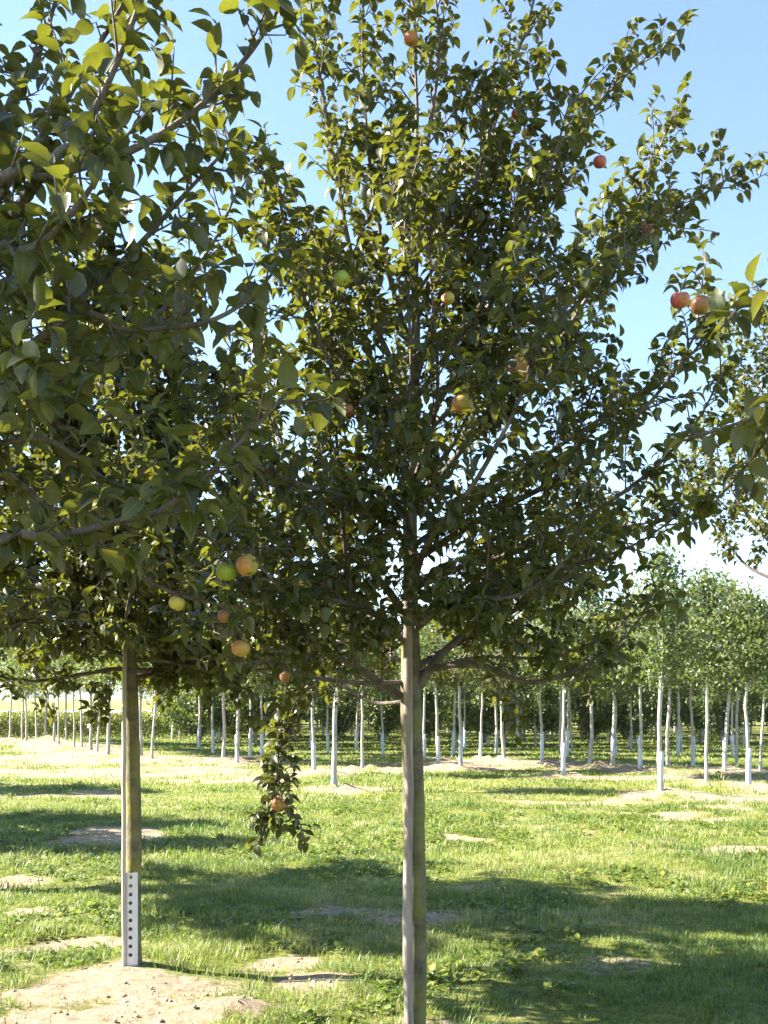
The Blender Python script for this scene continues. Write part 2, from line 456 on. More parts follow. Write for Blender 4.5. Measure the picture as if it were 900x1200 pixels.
def project(c):
    d = np.maximum(c[:, 1], .05)
    return 450 + c[:, 0] / d * FOC, HORIZON - (c[:, 2] - CAM_H) / d * FOC, d

LEAF_VARIANTS = []
def leaf_variants():
    r = np.random.default_rng(5)
    for k in range(10):
        one = dict(p=np.zeros((1, 3)), a=np.array([[1., 0, 0]]), n=np.array([[0, 0, 1.]]), s=np.ones(1), w=np.array([r.uniform(.85, 1.15)]),
                   c=np.array([r.uniform(.2, .95)]), f=np.array([r.uniform(.15, .8)]), t=np.array([.10 + .065 * k]))
        LEAF_VARIANTS.append(leaf_mesh('leaf', one, APPLE_LEAF))
leaf_variants()

def place_tree(tree, name, label, trunk_me, group=None, single=300, clear=()):
    L = tree.finish(clear)
    root = obj(name, None, loc=tuple(tree.foot), label=label, cat='tree', group=group)
    root.empty_display_size = .3
    obj('trunk', trunk_me, root)
    for b in tree.branches: obj('branch', b.build('branch', BRANCH), root)
    c = L['p'] + L['a'] * (L['s'] * .5)[:, None] + tree.foot
    px, py, d = project(c)
    inside = (px > -10) & (px < 910) & (py > -10) & (py < 1210) & (c[:, 1] > .3)
    score = np.where(inside, L['s'] / d, 0)
    order = np.argsort(-score)[:single]; order = order[score[order] > 0]
    pick = np.zeros(len(px), bool); pick[order] = True
    B = np.cross(L['n'], L['a'])
    for i in order:
        o = obj('leaf', LEAF_VARIANTS[int(i) % 10], root)
        sc = L['s'][i]
        M = Matrix(((L['a'][i][0]*sc, B[i][0]*sc, L['n'][i][0]*sc, L['p'][i][0]), (L['a'][i][1]*sc, B[i][1]*sc, L['n'][i][1]*sc, L['p'][i][1]),
                    (L['a'][i][2]*sc, B[i][2]*sc, L['n'][i][2]*sc, L['p'][i][2]), (0, 0, 0, 1)))
        o.matrix_local = M
    fo = obj('foliage', leaf_mesh('foliage', take(L, ~pick), APPLE_LEAF), root, kind='stuff')
    print(name, 'leaves', len(px))
    return root

def trunk_mesh(tree, pts, rad, knots=0):
    rr = np.random.default_rng(len(pts))
    pts = catmull(pts, 8); rad = np.interp(np.linspace(0, 1, len(pts)), np.linspace(0, 1, len(rad)), rad)
    rad = np.interp(np.linspace(0, 1, 3 * len(pts)), np.linspace(0, 1, len(pts)), rad); pts = np.stack([np.interp(np.linspace(0, 1, 3 * len(pts)), np.linspace(0, 1, len(pts)), pts[:, k]) for k in range(3)], 1)
    zz = pts[:, 2]
    rad = rad * (1 + .10 * (fbm(zz * 4, zz * 0 + len(pts), 3, 140) - .5) + .10 * np.clip(vnoise(zz * 9, zz * 0 + 5, 145) - .75, 0, 1) * 4 * (zz > .2)) * (1 + .22 * np.exp(-np.clip(zz, 0, 9) / .06))
    pts[:, 0] += .022 * (fbm(zz * 1.6, zz * 0 + 2.5, 3, 150) - .5) * np.clip(zz * 2, 0, 1); pts[:, 1] += .03 * (fbm(zz * 1.6, zz * 0 + 7.5, 3, 155) - .5) * np.clip(zz * 2, 0, 1)
    tree.trunk.add(pts, rad, 20); tree.wood.append(pts)
    return tree.trunk.build('trunk', BARK)

APPLES = []   # name-less records: position, radius, material key, label
def ap(px, py, d, rad, mat, label): APPLES.append((P(px, py, d), rad, mat, label))
ap(290, 663, 3.00, .036, 'blush', 'large yellow apple with a reddish cheek, right one of the pair at left')
ap(265, 670, 3.06, .034, 'green', 'plain yellow-green apple half hidden behind the blushed apple beside it')
ap(207, 707, 3.00, .027, 'yellow', 'small yellow apple hanging alone left of and below the pair')
ap(264, 722, 3.10, .026, 'russet', 'dull brownish apple just under the yellow pair')
ap(282, 760, 3.05, .031, 'orange', 'orange-red apple tucked among leaves below the yellow pair')
ap(336, 793, 3.60, .028, 'russet', 'small brownish orange apple above the hanging shoot')
ap(327, 943, 4.15, .036, 'orange', 'orange apple near the bottom of the hanging leafy shoot')
ap(401, 327, 3.30, .029, 'green', 'green apple high in the crown at left of the stem')
ap(525, 350, 3.40, .024, 'blush', 'small pinkish yellow apple close to the upper stem')
ap(542, 473, 3.10, .035, 'blush', 'round greenish pink apple in the middle of the dark crown')
ap(408, 481, 3.40, .022, 'red', 'small dark red apple in the left middle of the crown')
ap(610, 431, 3.20, .040, 'orange', 'big orange-red apple right of the round greenish pink one')
ap(797, 352, 2.95, .031, 'red', 'bright pink-red apple at the right edge of the crown')
ap(821, 358, 3.00, .032, 'russet', 'shaded brownish apple next to the bright pink-red one')
ap(759, 267, 3.60, .026, 'red', 'red-orange apple against the sky on the upper right shoots')
ap(703, 190, 3.65, .027, 'red', 'red apple high on the right between two sky gaps')
ap(618, 157, 3.60, .023, 'yellow', 'small yellow apple high up in sunlit leaves')
ap(605, 134, 3.70, .020, 'red', 'tiny red apple highest right of centre')
ap(482, 46, 3.60, .028, 'orange', 'orange apple at the very top of the crown')
CLEAR = [(a[0], a[1]) for a in APPLES]

# ---- the tree in the middle
T = Tree(11, MAIN, .036, .062); F = T.foot
def loc(*c): return np.array([P(*q) for q in c]) - F
tr_pts = np.vstack([[0, 0, -.05], [.0, 0, .25], loc((485, 1000, 3.8), (481, 830, 3.8), (481, 700, 3.8), (484, 500, 3.8), (486, 300, 3.8), (489, 130, 3.8))])
main_trunk = trunk_mesh(T, tr_pts, [.048, .043, .041, .041, .029, .020, .013, .007])
K = dict(gap=.056, lat=.32, sp=.020, spur=.40)
for c, r0, kw in [
    ([(468, 815, 3.8), (415, 780, 3.68), (360, 752, 3.52), (318, 700, 3.4), (290, 600, 3.35)], .019, {}),
    ([(417, 781, 3.68), (411, 720, 3.62), (404, 640, 3.55), (396, 540, 3.5), (388, 400, 3.5), (392, 300, 3.5)], .013, {}),
    ([(488, 808, 3.8), (513, 772, 3.8), (548, 738, 3.85), (602, 680, 3.9), (660, 560, 3.9), (702, 430, 3.9)], .021, {}),
    ([(502, 784, 3.8), (560, 778, 3.7), (620, 800, 3.6), (690, 778, 3.5), (740, 738, 3.5), (768, 690, 3.5)], .014, dict(lat=.24)),
    ([(480, 730, 3.8), (455, 692, 3.85), (428, 662, 3.9), (380, 610, 4.0), (330, 520, 4.1), (292, 400, 4.2)], .020, {}),
    ([(480, 660, 3.8), (560, 610, 3.55), (680, 545, 3.35), (780, 450, 3.25), (835, 350, 3.2)], .016, dict(lat=.27, gap=.055, sp=.022, spur=.36)),
    ([(485, 600, 3.8), (600, 450, 3.9), (700, 330, 3.9), (800, 245, 3.9), (872, 198, 3.9)], .015, dict(lat=.27, gap=.055, sp=.022, spur=.36)),
    ([(485, 520, 3.8), (560, 390, 3.75), (622, 250, 3.75), (690, 135, 3.8), (762, 62, 3.8)], .014, dict(lat=.27, gap=.055, sp=.022, spur=.36)),
    ([(486, 450, 3.8), (530, 300, 3.7), (575, 150, 3.7), (622, 15, 3.7), (635, -70, 3.7)], .013, dict(lat=.27, gap=.055, sp=.022, spur=.36)),
    ([(486, 330, 3.8), (500, 180, 3.65), (515, 50, 3.6), (500, -60, 3.6)], .010, dict(lat=.27, gap=.055, sp=.022, spur=.36)),
    ([(484, 480, 3.8), (420, 330, 3.7), (390, 180, 3.65), (368, 40, 3.6), (360, -60, 3.6)], .014, dict(lat=.27, gap=.055, sp=.022, spur=.36)),
    ([(482, 690, 3.8), (590, 645, 4.2), (700, 622, 4.4), (782, 605, 4.4), (818, 560, 4.4)], .014, dict(lat=.26)),
    ([(482, 590, 3.8), (640, 420, 4.1), (720, 290, 4.2), (770, 180, 4.2), (790, 130, 4.2)], .013, dict(lat=.27, gap=.055, sp=.022, spur=.36)),
    ([(484, 560, 3.8), (400, 450, 3.4), (350, 330, 3.25), (320, 200, 3.2)], .013, {}),
    ([(482, 640, 3.8), (420, 590, 3.3), (330, 560, 3.05), (270, 520, 2.95), (240, 440, 2.9)], .014, {}),
    ([(482, 700, 3.8), (500, 640, 3.3), (560, 560, 3.0), (620, 440, 2.95), (640, 330, 2.95)], .014, {}),
    ([(484, 740, 3.8), (540, 700, 3.4), (600, 700, 3.15), (660, 660, 3.05), (690, 590, 3.0)], .012, {}),
    ([(484, 640, 3.8), (472, 560, 3.45), (482, 430, 3.35), (474, 290, 3.35), (482, 170, 3.4)], .011, dict(lat=.24)),
    ([(487, 560, 3.8), (512, 470, 3.5), (506, 340, 3.42), (496, 220, 3.45)], .010, dict(lat=.22)),
    ([(484, 640, 3.8), (600, 560, 3.75), (720, 480, 3.7), (800, 425, 3.65), (838, 378, 3.6)], .012, dict(lat=.19, gap=.07)),
    ([(484, 680, 3.8), (620, 640, 3.65), (740, 570, 3.55), (812, 500, 3.5), (845, 440, 3.5)], .012, dict(lat=.18, gap=.07)),
    ([(486, 420, 3.8), (450, 300, 3.9), (430, 160, 3.95), (425, 30, 3.95), (430, -60, 3.95)], .012, dict(lat=.24, gap=.07)),
    ([(486, 380, 3.8), (545, 240, 4.0), (590, 110, 4.05), (600, 0, 4.05)], .011, dict(lat=.24, gap=.065)),
    ([(486, 470, 3.8), (580, 330, 3.55), (640, 210, 3.5), (670, 110, 3.5)], .011, dict(lat=.26)),
    ([(484, 520, 3.8), (640, 380, 3.6), (740, 290, 3.55), (800, 230, 3.55)], .012, dict(lat=.26)),
    ([(480, 760, 3.8), (440, 720, 3.5), (380, 700, 3.2), (330, 690, 3.05), (290, 640, 3.0)], .012, {}),
]:
    T.limb(catmull(loc(*c), 5) + 0, r0, .003, **{**K, **kw})
for c, r0 in [([(470, 800, 3.8), (420, 800, 3.6), (350, 790, 3.35), (290, 760, 3.2), (250, 720, 3.15)], .011), ([(488, 790, 3.8), (560, 770, 4.05), (640, 770, 4.2), (710, 745, 4.3), (760, 700, 4.3)], .011),
              ([(478, 780, 3.8), (440, 760, 4.1), (370, 750, 4.4), (300, 760, 4.6), (250, 740, 4.7)], .011),
              ([(484, 730, 3.8), (560, 690, 4.1), (640, 680, 4.4), (700, 650, 4.6)], .011),
              ([(484, 720, 3.8), (560, 700, 3.5), (650, 670, 3.35), (740, 640, 3.3), (800, 600, 3.3)], .011), ([(478, 740, 3.8), (400, 700, 3.9), (320, 690, 4.1), (250, 650, 4.2)], .011)]:
    T.limb(catmull(loc(*c), 5), r0, .003, lat0=.14, gap=.05, lat=.24, sp=.022, spur=.36, up=.2, droop=.12)
T.limb(catmull(loc((489, 135, 3.8), (486, 40, 3.8), (488, -40, 3.8), (484, -130, 3.8)), 5), .0068, .002, lat0=.02, gap=.05, lat=.2, sp=.026, spur=.3)
# the shoot that hangs down at the left
hang = catmull(loc((479, 822, 3.8), (440, 824, 3.88), (415, 812, 3.95), (378, 793, 4.1), (340, 830, 4.2), (326, 885, 4.2), (324, 930, 4.18), (318, 965, 4.15)), 6)
T.limb(hang, .009, .003, lat0=.50, gap=.018, lat=.09, sp=.020, spur=.5, up=-1.0, sub=False, droop=.25)
for c in ([(326, 915, 4.18), (335, 950, 4.18), (350, 962, 4.15), (358, 985, 4.12)], [(324, 925, 4.18), (310, 962, 4.18), (298, 990, 4.15)]):
    T.limb(catmull(loc(*c), 4), .003, .0015, lat0=.3, gap=.05, lat=.05, sp=.025, spur=.2, up=-1, sub=False, droop=.3)
axis = lambda z: np.array([np.interp(z, tr_pts[:, 2], tr_pts[:, k]) for k in range(3)])
T.auto(13, 1.9, 3.6, axis, 1.15, .6, .40, 1.0, az0=.9, r0=.014, skip=lambda az, f: math.sin(az) < -.2, **K)
T.open = [(np.array([0, 0, 1.78]), .36, .26), (np.array([-.12, -.3, 1.78]), .25, .17), (np.array([.1, -.3, 1.75]), .25, .14)]
for (p_, rd, mk, lb) in APPLES[5:]:                   # leaf rosettes round the fruit
    for k in range(9):
        a_ = k * 2.4; T.L.add(p_ - F + np.array([.01 * math.cos(a_), .01 * math.sin(a_), rd * 1.25 + .006 * k]), np.array([0, 0, .5]), np.array([math.cos(a_), math.sin(a_), .1]))
main_tree = place_tree(T, 'apple_tree', 'young apple tree in the middle, full dark crown on a slim mossy stem', main_trunk, clear=CLEAR)
MAIN_T = T

# ---- the tree at the left, with the perforated guard
T = Tree(23, LEFT); F = T.foot
tl = np.vstack([[0, 0, -.05], [.0, 0, .3], [0, 0, 1.0], loc((153.5, 830, 6.40), (152, 760, 6.4), (152, 600, 6.4), (150, 450, 6.4), (152, 360, 6.4))])
left_trunk = trunk_mesh(T, tl, [.056, .050, .048, .046, .038, .024, .012, .004])
axis = lambda z: np.array([np.interp(z, tl[:, 2], tl[:, k]) for k in range(3)])
KL = dict(gap=.078, lat=.40, sp=.025, spur=.40, lat0=.07)
T.auto(30, 1.9, 4.0, axis, 1.65, .6, .10, 1.05, up=.62, r0=.020, **KL)
T.auto(12, 1.85, 2.5, axis, 1.5, 1.3, .0, .35, up=.25, r0=.016, az0=1.0, droop=.15, **KL)
left_tree = place_tree(T, 'apple_tree', 'apple tree at left with white perforated guard round its foot', left_trunk, clear=[])
LEFT_T = T

# ---- the near tree whose limbs reach in from the upper left
T = Tree(37, NEAR, .043, .074); F = T.foot
tn = np.array([[0, 0, -.05], [0, 0, .4], [.02, 0, 1.2], [.03, 0, 1.9], [.05, .02, 2.5], [.05, .03, 3.2], [.04, .03, 4.0]])
near_trunk = trunk_mesh(T, tn, [.05, .045, .043, .040, .03, .018, .005])
KN = dict(gap=.074, lat=.26, sp=.027, spur=.30)
for c, r0, h0, kw in [
    ([(-40, 262, 2.25), (60, 207, 2.22), (150, 178, 2.2), (228, 130, 2.2), (290, 66, 2.2), (326, 12, 2.2)], .016, 2.15, dict(lat=.20)),
    ([(20, 245, 2.28), (90, 165, 2.25), (132, 85, 2.25), (165, 0, 2.25), (190, -80, 2.25)], .016, 2.2, dict(lat=.22)),
    ([(-10, 245, 2.35), (58, 150, 2.4), (105, 70, 2.4), (152, -10, 2.4), (180, -90, 2.4)], .013, 2.2, dict(lat=.24)),
    ([(-30, 645, 1.95), (60, 632, 1.92), (130, 613, 1.9), (190, 597, 1.9), (250, 550, 1.9), (335, 462, 1.92)], .013, 1.9, dict(lat=.16, lat0=.62, gap=.06)),
    ([(-20, 430, 1.9), (40, 487, 1.9), (95, 502, 1.9), (142, 478, 1.9)], .008, 2.2, dict(lat=.14)),
    ([(-40, 560, 2.5), (60, 600, 2.7), (125, 642, 2.85), (170, 679, 2.95), (212, 698, 3.0), (262, 712, 3.05), (284, 745, 3.08)], .011, 2.0, dict(lat=.22)),
    ([(0, 520, 2.5), (120, 560, 2.75), (210, 605, 2.9), (262, 642, 3.02), (296, 640, 3.05)], .010, 2.1, dict(lat=.22)),
    ([(30, 420, 2.3), (100, 346, 2.35), (160, 290, 2.4), (216, 228, 2.45), (270, 170, 2.5)], .013, 2.1, dict(lat=.28)),
    ([(40, 400, 2.2), (150, 388, 2.2), (240, 378, 2.2), (292, 350, 2.2), (318, 322, 2.2)], .009, 2.1, dict(lat=.2)),
    ([(-40, 330, 2.05), (30, 300, 1.95), (100, 230, 1.9), (140, 150, 1.9)], .012, 2.2, dict(lat=.25)),
    ([(-60, 480, 2.5), (40, 440, 2.9), (150, 400, 3.1), (240, 300, 3.2), (280, 220, 3.2)], .014, 2.0, {}),
    ([(-80, 250, 2.5), (20, 110, 2.7), (60, 20, 2.8), (80, -80, 2.8)], .014, 2.3, {}),
]:
    start = np.array([[np.interp(h0, tn[:, 2], tn[:, 0]), np.interp(h0, tn[:, 2], tn[:, 1]), h0]])
    T.limb(catmull(np.vstack([start, loc(*c)]), 5), r0, .0035, **{**KN, **kw})
axis = lambda z: np.array([np.interp(z, tn[:, 2], tn[:, k]) for k in range(3)])
T.auto(30, 1.9, 3.9, axis, 1.25, .9, .35, 1.1, az0=.3, skip=lambda az, f: -1.7 < ((az + math.pi) % 6.283 - math.pi) < .6, **KN)
for az, el, h0 in [(.95, .02, 1.85), (1.35, .10, 1.95), (1.75, -.02, 1.9), (1.15, .22, 2.1)]:  # low limbs added to throw dappled shade on the middle stem and stake
    T.limb(T.path(axis(h0), (math.cos(az) * math.cos(el), math.sin(az) * math.cos(el), math.sin(el)), 1.15, 14, .25, .3), .012, .003, droop=.1, **KN)
near_tree = place_tree(T, 'apple_tree', 'close apple tree whose large-leaved limbs reach in from the upper left', near_trunk, clear=CLEAR[:5])
NEAR_T = T

# ---- the near tree beyond the right edge
T = Tree(41, RIGHT, .055, .085); F = T.foot
tq = np.array([[0, 0, -.05], [0, 0, .4], [.02, 0, 1.2], [.03, 0, 1.9], [.05, .02, 2.5], [.05, .03, 3.2], [.04, .03, 3.9]])
right_trunk = trunk_mesh(T, tq, [.05, .045, .043, .040, .03, .018, .005])
for c, r0, h0, kw in [
    ([(1050, 360, 2.35), (960, 330, 2.4), (905, 340, 2.5), (872, 356, 2.6), (842, 388, 2.6)], .009, 2.3, dict(lat=.08, lat0=.62, gap=.10)),
    ([(1040, 450, 2.3), (960, 468, 2.35), (890, 488, 2.4), (825, 508, 2.5), (790, 512, 2.55)], .008, 2.1, dict(lat=.08, lat0=.62, gap=.10)),
    ([(1040, 420, 2.3), (960, 440, 2.6), (895, 520, 2.9), (850, 575, 3.0), (800, 625, 3.0)], .008, 2.1, dict(lat=.08, lat0=.62, gap=.10)),
]:
    start = np.array([[np.interp(h0, tq[:, 2], tq[:, 0]), np.interp(h0, tq[:, 2], tq[:, 1]), h0]])
    T.limb(catmull(np.vstack([start, loc(*c)]), 5), r0, .0025, **{**dict(gap=.07, sp=.034, spur=.15, sub=False), **kw})
axis = lambda z: np.array([np.interp(z, tq[:, 2], tq[:, k]) for k in range(3)])
T.auto(14, 1.95, 3.4, axis, .95, .6, .4, 1.0, az0=.3, skip=lambda az, f: abs(az - 2.6) < 1.0, **KN)
right_tree = place_tree(T, 'apple_tree', 'apple tree outside the right edge with a few dark shoots reaching in', right_trunk, clear=CLEAR[12:14])

# ---- the tree farther off at the right edge, pale sunlit leaves
T = Tree(53, FARR); F = T.foot
tf = np.array([[0, 0, -.05], [0, 0, .4], [.02, 0, 1.2], [.03, 0, 2.2], [.05, .02, 3.2], [.05, .03, 4.4], [.04, .03, 5.6]])
farr_trunk = trunk_mesh(T, tf, [.06, .055, .05, .045, .038, .02, .005])
axis = lambda z: np.array([np.interp(z, tf[:, 2], tf[:, k]) for k in range(3)])
T.auto(24, 2.75, 4.9, axis, 1.35, .7, .30, 1.05, up=.6, r0=.018, gap=.10, lat=.34, sp=.032, spur=.28)
far_right_tree = place_tree(T, 'apple_tree', 'sunlit apple tree at the right edge with small pale leaves against white sky', farr_trunk, single=200)

# ---- more trees of the left row: outside the frame, most seen by their crowns' shadows on the grass, the last one added to shade the near limbs
def copy_tree(src, x, y, rz, sc, label):
    r = src.copy(); COL.objects.link(r)
    r.location = (x, y, float(height(x, y)) - .03); r.rotation_euler = (0, 0, rz); r.scale = (sc, sc, sc); r['label'] = label
    for ch in src.children:
        if ch.name.split('.')[0] == 'leaf': continue
        c = ch.copy(); COL.objects.link(c); c.parent = r
for k, (x, y) in enumerate(SHADERS):
    copy_tree(left_tree, x, y, 1.1 + k * 1.9, [1.30, .95, 1.0, 1.0, 1.22][k],
              ['apple tree just left of the frame, crown edge at the left border', 'apple tree outside the left edge casting the middle shadow band', 'apple tree outside the left edge casting the next shadow band',
               'apple tree outside the left edge casting the farthest shadow band', 'apple tree well outside the left edge, shading the close large-leaved limbs'][k])

# ------------------------------------------------------------------ stakes and guards
def stake(x, y, h, rad, label, lean=(0, 0), wood=None):
    g = float(height(x, y)); t = Tubes()
    z = np.linspace(-.25, h, 14)
    r = np.random.default_rng(int(h * 100))
    pts = np.stack([lean[0] * z + r.normal(0, .0022, 14), lean[1] * z + r.normal(0, .0022, 14), z], 1)
    t.add(pts, rad * (1 + .03 * r.normal(0, 1, 14)), 10)
    return obj('tree_stake', t.build('tree_stake', wood or WOOD), loc=(x, y, g), label=label, cat='stake')
d_ = 3.738
stake((479.5 - 450) / FOC * d_, d_, 2.45, .0175, 'tall pale wooden stake against the middle apple tree', lean=(-.0022, .0), wood=plain('dappled_stake_wood', (.27, .215, .18), .8, .5, 9, (4, 4, .6), .006))  # dapple of leaf shade put into this stake's darker, mottled wood colour
d_ = 6.335
stake((144.6 - 450) / FOC * d_, d_, 2.05, .0140, 'thin sunlit stake left of the tree with the perforated guard', lean=(.004, 0))

def guard(parent, rad, h, a0, a1, rows, name='trunk_guard'):
    """curved plastic sheet with a column of round holes"""
    nx, th = 4, .0025
    v = []; q = []
    ang = lambda s: a0 + (a1 - a0) * s
    def add(s, z): v.append((rad * math.cos(ang(s)), rad * math.sin(ang(s)), z)); return len(v) - 1
    zs = np.linspace(0, h, rows + 1); cols = np.array([0, .18, .40, .70, .80, .9, 1.0])
    hole_col = 2
    grid = [[add(s, z) for z in zs] for s in cols]
    for i in range(len(cols) - 1):
        for j in range(rows):
            a, b, c, d = grid[i][j], grid[i+1][j], grid[i+1][j+1], grid[i][j+1]
            if i == hole_col and j > 0:
                sm = (cols[i] + cols[i+1]) / 2; zm = (zs[j] + zs[j+1]) / 2
                ds = (cols[i+1] - cols[i]) * .42; dz = min(ds * abs(a1 - a0) * rad, .024)
                ring = [add(sm + ds * math.cos(t), zm + dz * math.sin(t)) for t in [math.radians(-135 + 45 * k) for k in range(8)]]
                q += [(a, b, ring[2], ring[1]), (a, ring[1], ring[0]), (b, c, ring[4], ring[3]), (b, ring[3], ring[2]), (c, d, ring[6], ring[5]), (c, ring[5], ring[4]), (d, a, ring[0], ring[7]), (d, ring[7], ring[6])]
            else: q.append((a, b, c, d))
    me = bpy.data.meshes.new(name); me.from_pydata(v, [], q); me.update(); me.materials.append(GUARD)
    o = obj(name, me, parent)
    md = o.modifiers.new('thickness', 'SOLIDIFY'); md.thickness = th; md.offset = 1
    o['label'] = 'white perforated plastic guard'
    return o
gd = guard(left_tree, .063, .60, math.radians(-140), math.radians(-48), 11)
gd.location = (0, 0, .02)
gd = guard(main_tree, .062, .51, math.radians(-80), math.radians(120), 11)
gd.location = (0, 0, .02)

# ------------------------------------------------------------------ apples
def apple_mat(name, base, blush, amount):
    m, nt, b = new_mat(name)
    tc = nt.nodes.new('ShaderNodeTexCoord'); sp = nt.nodes.new('ShaderNodeSeparateXYZ'); nt.links.new(tc.outputs['Object'], sp.inputs[0])
    n = noise(nt, 3.0, 5, .6); f = nt.nodes.new('ShaderNodeMath'); f.operation = 'MULTIPLY_ADD'
    nt.links.new(n, f.inputs[0]); f.inputs[1].default_value = 1.4
    g = nt.nodes.new('ShaderNodeMath'); g.operation = 'MULTIPLY_ADD'
    nt.links.new(sp.outputs[0], g.inputs[0]); g.inputs[1].default_value = -.35; g.inputs[2].default_value = amount - .7
    nt.links.new(g.outputs[0], f.inputs[2])
    fine = noise(nt, 40, 2)
    col = mix(nt, ramp(nt, f.outputs[0], [(.2, (0, 0, 0)), (.75, (1, 1, 1))]), base, blush)
    col = mix(nt, ramp(nt, fine, [(.66, (0, 0, 0)), (.72, (.35, .35, .35))]), col, (.5, .42, .2))
    nt.links.new(col, b.inputs['Base Color']); b.inputs['Roughness'].default_value = .42
    return m
AM = dict(green=apple_mat('green_apple', (.34, .40, .05), (.42, .38, .06), .2), yellow=apple_mat('yellow_apple', (.52, .44, .07), (.5, .3, .06), .2),
          blush=apple_mat('blushed_apple', (.45, .43, .08), (.50, .17, .07), .45), orange=apple_mat('orange_apple', (.42, .27, .06), (.42, .11, .035), .5),
          red=apple_mat('red_apple', (.50, .27, .10), (.42, .07, .05), .55), russet=apple_mat('russet_apple', (.30, .22, .06), (.33, .13, .05), .5))
def apple_mesh(mat):
    prof = [(0.0, .70), (.16, .76), (.34, .88), (.58, .93), (.82, .75), (.97, .40), (1.0, .05), (.94, -.32), (.78, -.66), (.56, -.86), (.34, -.93), (.18, -.88), (0.0, -.80)]
    n = 18; v = []; r = np.random.default_rng(3)
    ph = r.uniform(0, 6, 3)
    for k, (a, z) in enumerate(prof):
        for j in range(n):
            t = j / n * 2 * math.pi
            s = 1 + .03 * math.cos(2 * t + ph[0]) + .02 * math.cos(5 * t + ph[1]) * (z < -.3)
            v.append((a * s * math.cos(t), a * s * math.sin(t), z * .95))
    q = [(k * n + j, k * n + (j + 1) % n, (k + 1) * n + (j + 1) % n, (k + 1) * n + j) for k in range(len(prof) - 1) for j in range(n)]
    return mesh('apple', np.array(v), [np.array(q)[:, ::-1]], mat)
AMESH = {k: apple_mesh(m) for k, m in AM.items()}
STEMM = plain('apple_stem', (.12, .09, .05), .8)
t_ = Tubes(); t_.add([(0, 0, .62), (.03, 0, .9), (.08, .03, 1.25)], [.06, .045, .06], 5); STEM = t_.build('stem', STEMM)
t_ = Tubes()
for k in range(5):
    a = k * 1.2566; t_.add([(.03 * math.cos(a), .03 * math.sin(a), -.76), (.12 * math.cos(a), .12 * math.sin(a), -.9)], [.05, .01], 4)
CALYX = t_.build('calyx', STEMM)
wood_m = np.concatenate([q + MAIN_T.foot for q in MAIN_T.wood]); wood_n = np.concatenate([q + NEAR_T.foot for q in NEAR_T.wood])
ar = np.random.default_rng(8)
for i, (p, rad, mk, label) in enumerate(APPLES):
    a = obj('apple', AMESH[mk], label=label, cat='apple', group='apples on the trees')
    rad = rad * .9; a.location = p; a.scale = (rad * ar.uniform(.96, 1.06), rad, rad * ar.uniform(.88, 1.0))
    a.rotation_euler = (ar.normal(0, .3), ar.normal(0, .3), ar.uniform(-.6, .6))
    obj('stem', STEM, a); obj('calyx', CALYX, a)
    w_, tr = (wood_n, near_tree) if i < 5 else (wood_m, main_tree)
    top = p + np.array([.05, .02, 1.22]) * rad
    cand = w_[w_[:, 2] > top[2] - .02]
    j = np.argmin(np.linalg.norm(cand - top, axis=1)); e = cand[j]
    t_ = Tubes(); mid = (e + top) / 2 + np.array([0, 0, .25]) * np.linalg.norm(e - top)
    ft = np.array(tr.location)
    t_.add(catmull([e - ft, mid - ft, top - ft], 4), [.0022] * 9, 5)
    obj('fruit_twig', t_.build('fruit_twig', BRANCH), tr)

# ------------------------------------------------------------------ nursery trees in the background
def far_crown(seed, h0, h1, rad, n, cone, size=.10):
    r = np.random.default_rng(seed)
    tb = Tubes(); pos = []
    nb = 46
    for k in range(nb):
        f = (k + .5) / nb; z = h0 - .1 + (h1 - h0) * f * .92
        az = k * 2.4 + r.normal(0, .3); prof = (1 - f) ** cone * min(1, .45 + f * 5)
        L = rad * prof * r.uniform(.7, 1.3) + .1
        el = r.uniform(.25, .9)
        d = np.array([math.cos(az) * math.cos(el), math.sin(az) * math.cos(el), math.sin(el)])
        e = np.array([0, 0, z]) + d * L / math.cos(el) * .9
        tb.add([(0, 0, z), (np.array([0, 0, z]) + e) / 2 + np.array([0, 0, -.05]), e], [.010, .007, .003], 4)
        m = int(n / nb * (.5 + 1.2 * prof))
        t = r.uniform(.15, 1.08, m)[:, None]
        pos.append(np.array([0, 0, z]) * (1 - t) + e * t + r.normal(0, .11, (m, 3)) * (.5 + t))
    p = np.concatenate(pos); m = len(p)
    a = unit(r.normal(0, 1, (m, 3)) + np.array([0, 0, -.3])); up = np.array([0, 0, .8]) + r.normal(0, .6, (m, 3)); nn = unit(up - a * np.sum(a * up, 1)[:, None]); b = np.cross(nn, a)
    s = r.uniform(.7, 1.3, m)[:, None] * size
    V = np.stack([p, p + a * s * .5 + b * s * .3 + nn * s * .08, p + a * s, p + a * s * .5 - b * s * .3 + nn * s * .08], 1).reshape(-1, 3)
    o = (np.arange(m) * 4)[:, None]
    T3 = np.concatenate([o + [0, 3, 2], o + [0, 2, 1]])
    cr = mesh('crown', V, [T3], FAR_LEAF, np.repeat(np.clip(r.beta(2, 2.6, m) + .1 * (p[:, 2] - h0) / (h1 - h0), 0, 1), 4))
    tw = tb.build('branches', FARBARK)
    return cr, tw
CROWNS = [far_crown(100 + k, [1.9, 2.02, 1.95, 1.85, 1.98, 1.9][k], [3.9, 4.3, 3.7, 4.0, 3.8, 4.5][k], [.85, .78, .9, .95, .75, .82][k], 4200, [.7, .8, .6, .65, .8, .9][k], .088) for k in range(6)]
LOWCROWNS = [far_crown(140 + k, [.6, .95, .45][k], [3.7, 4.1, 3.6][k], .95, 4200, .55, .12) for k in range(3)]
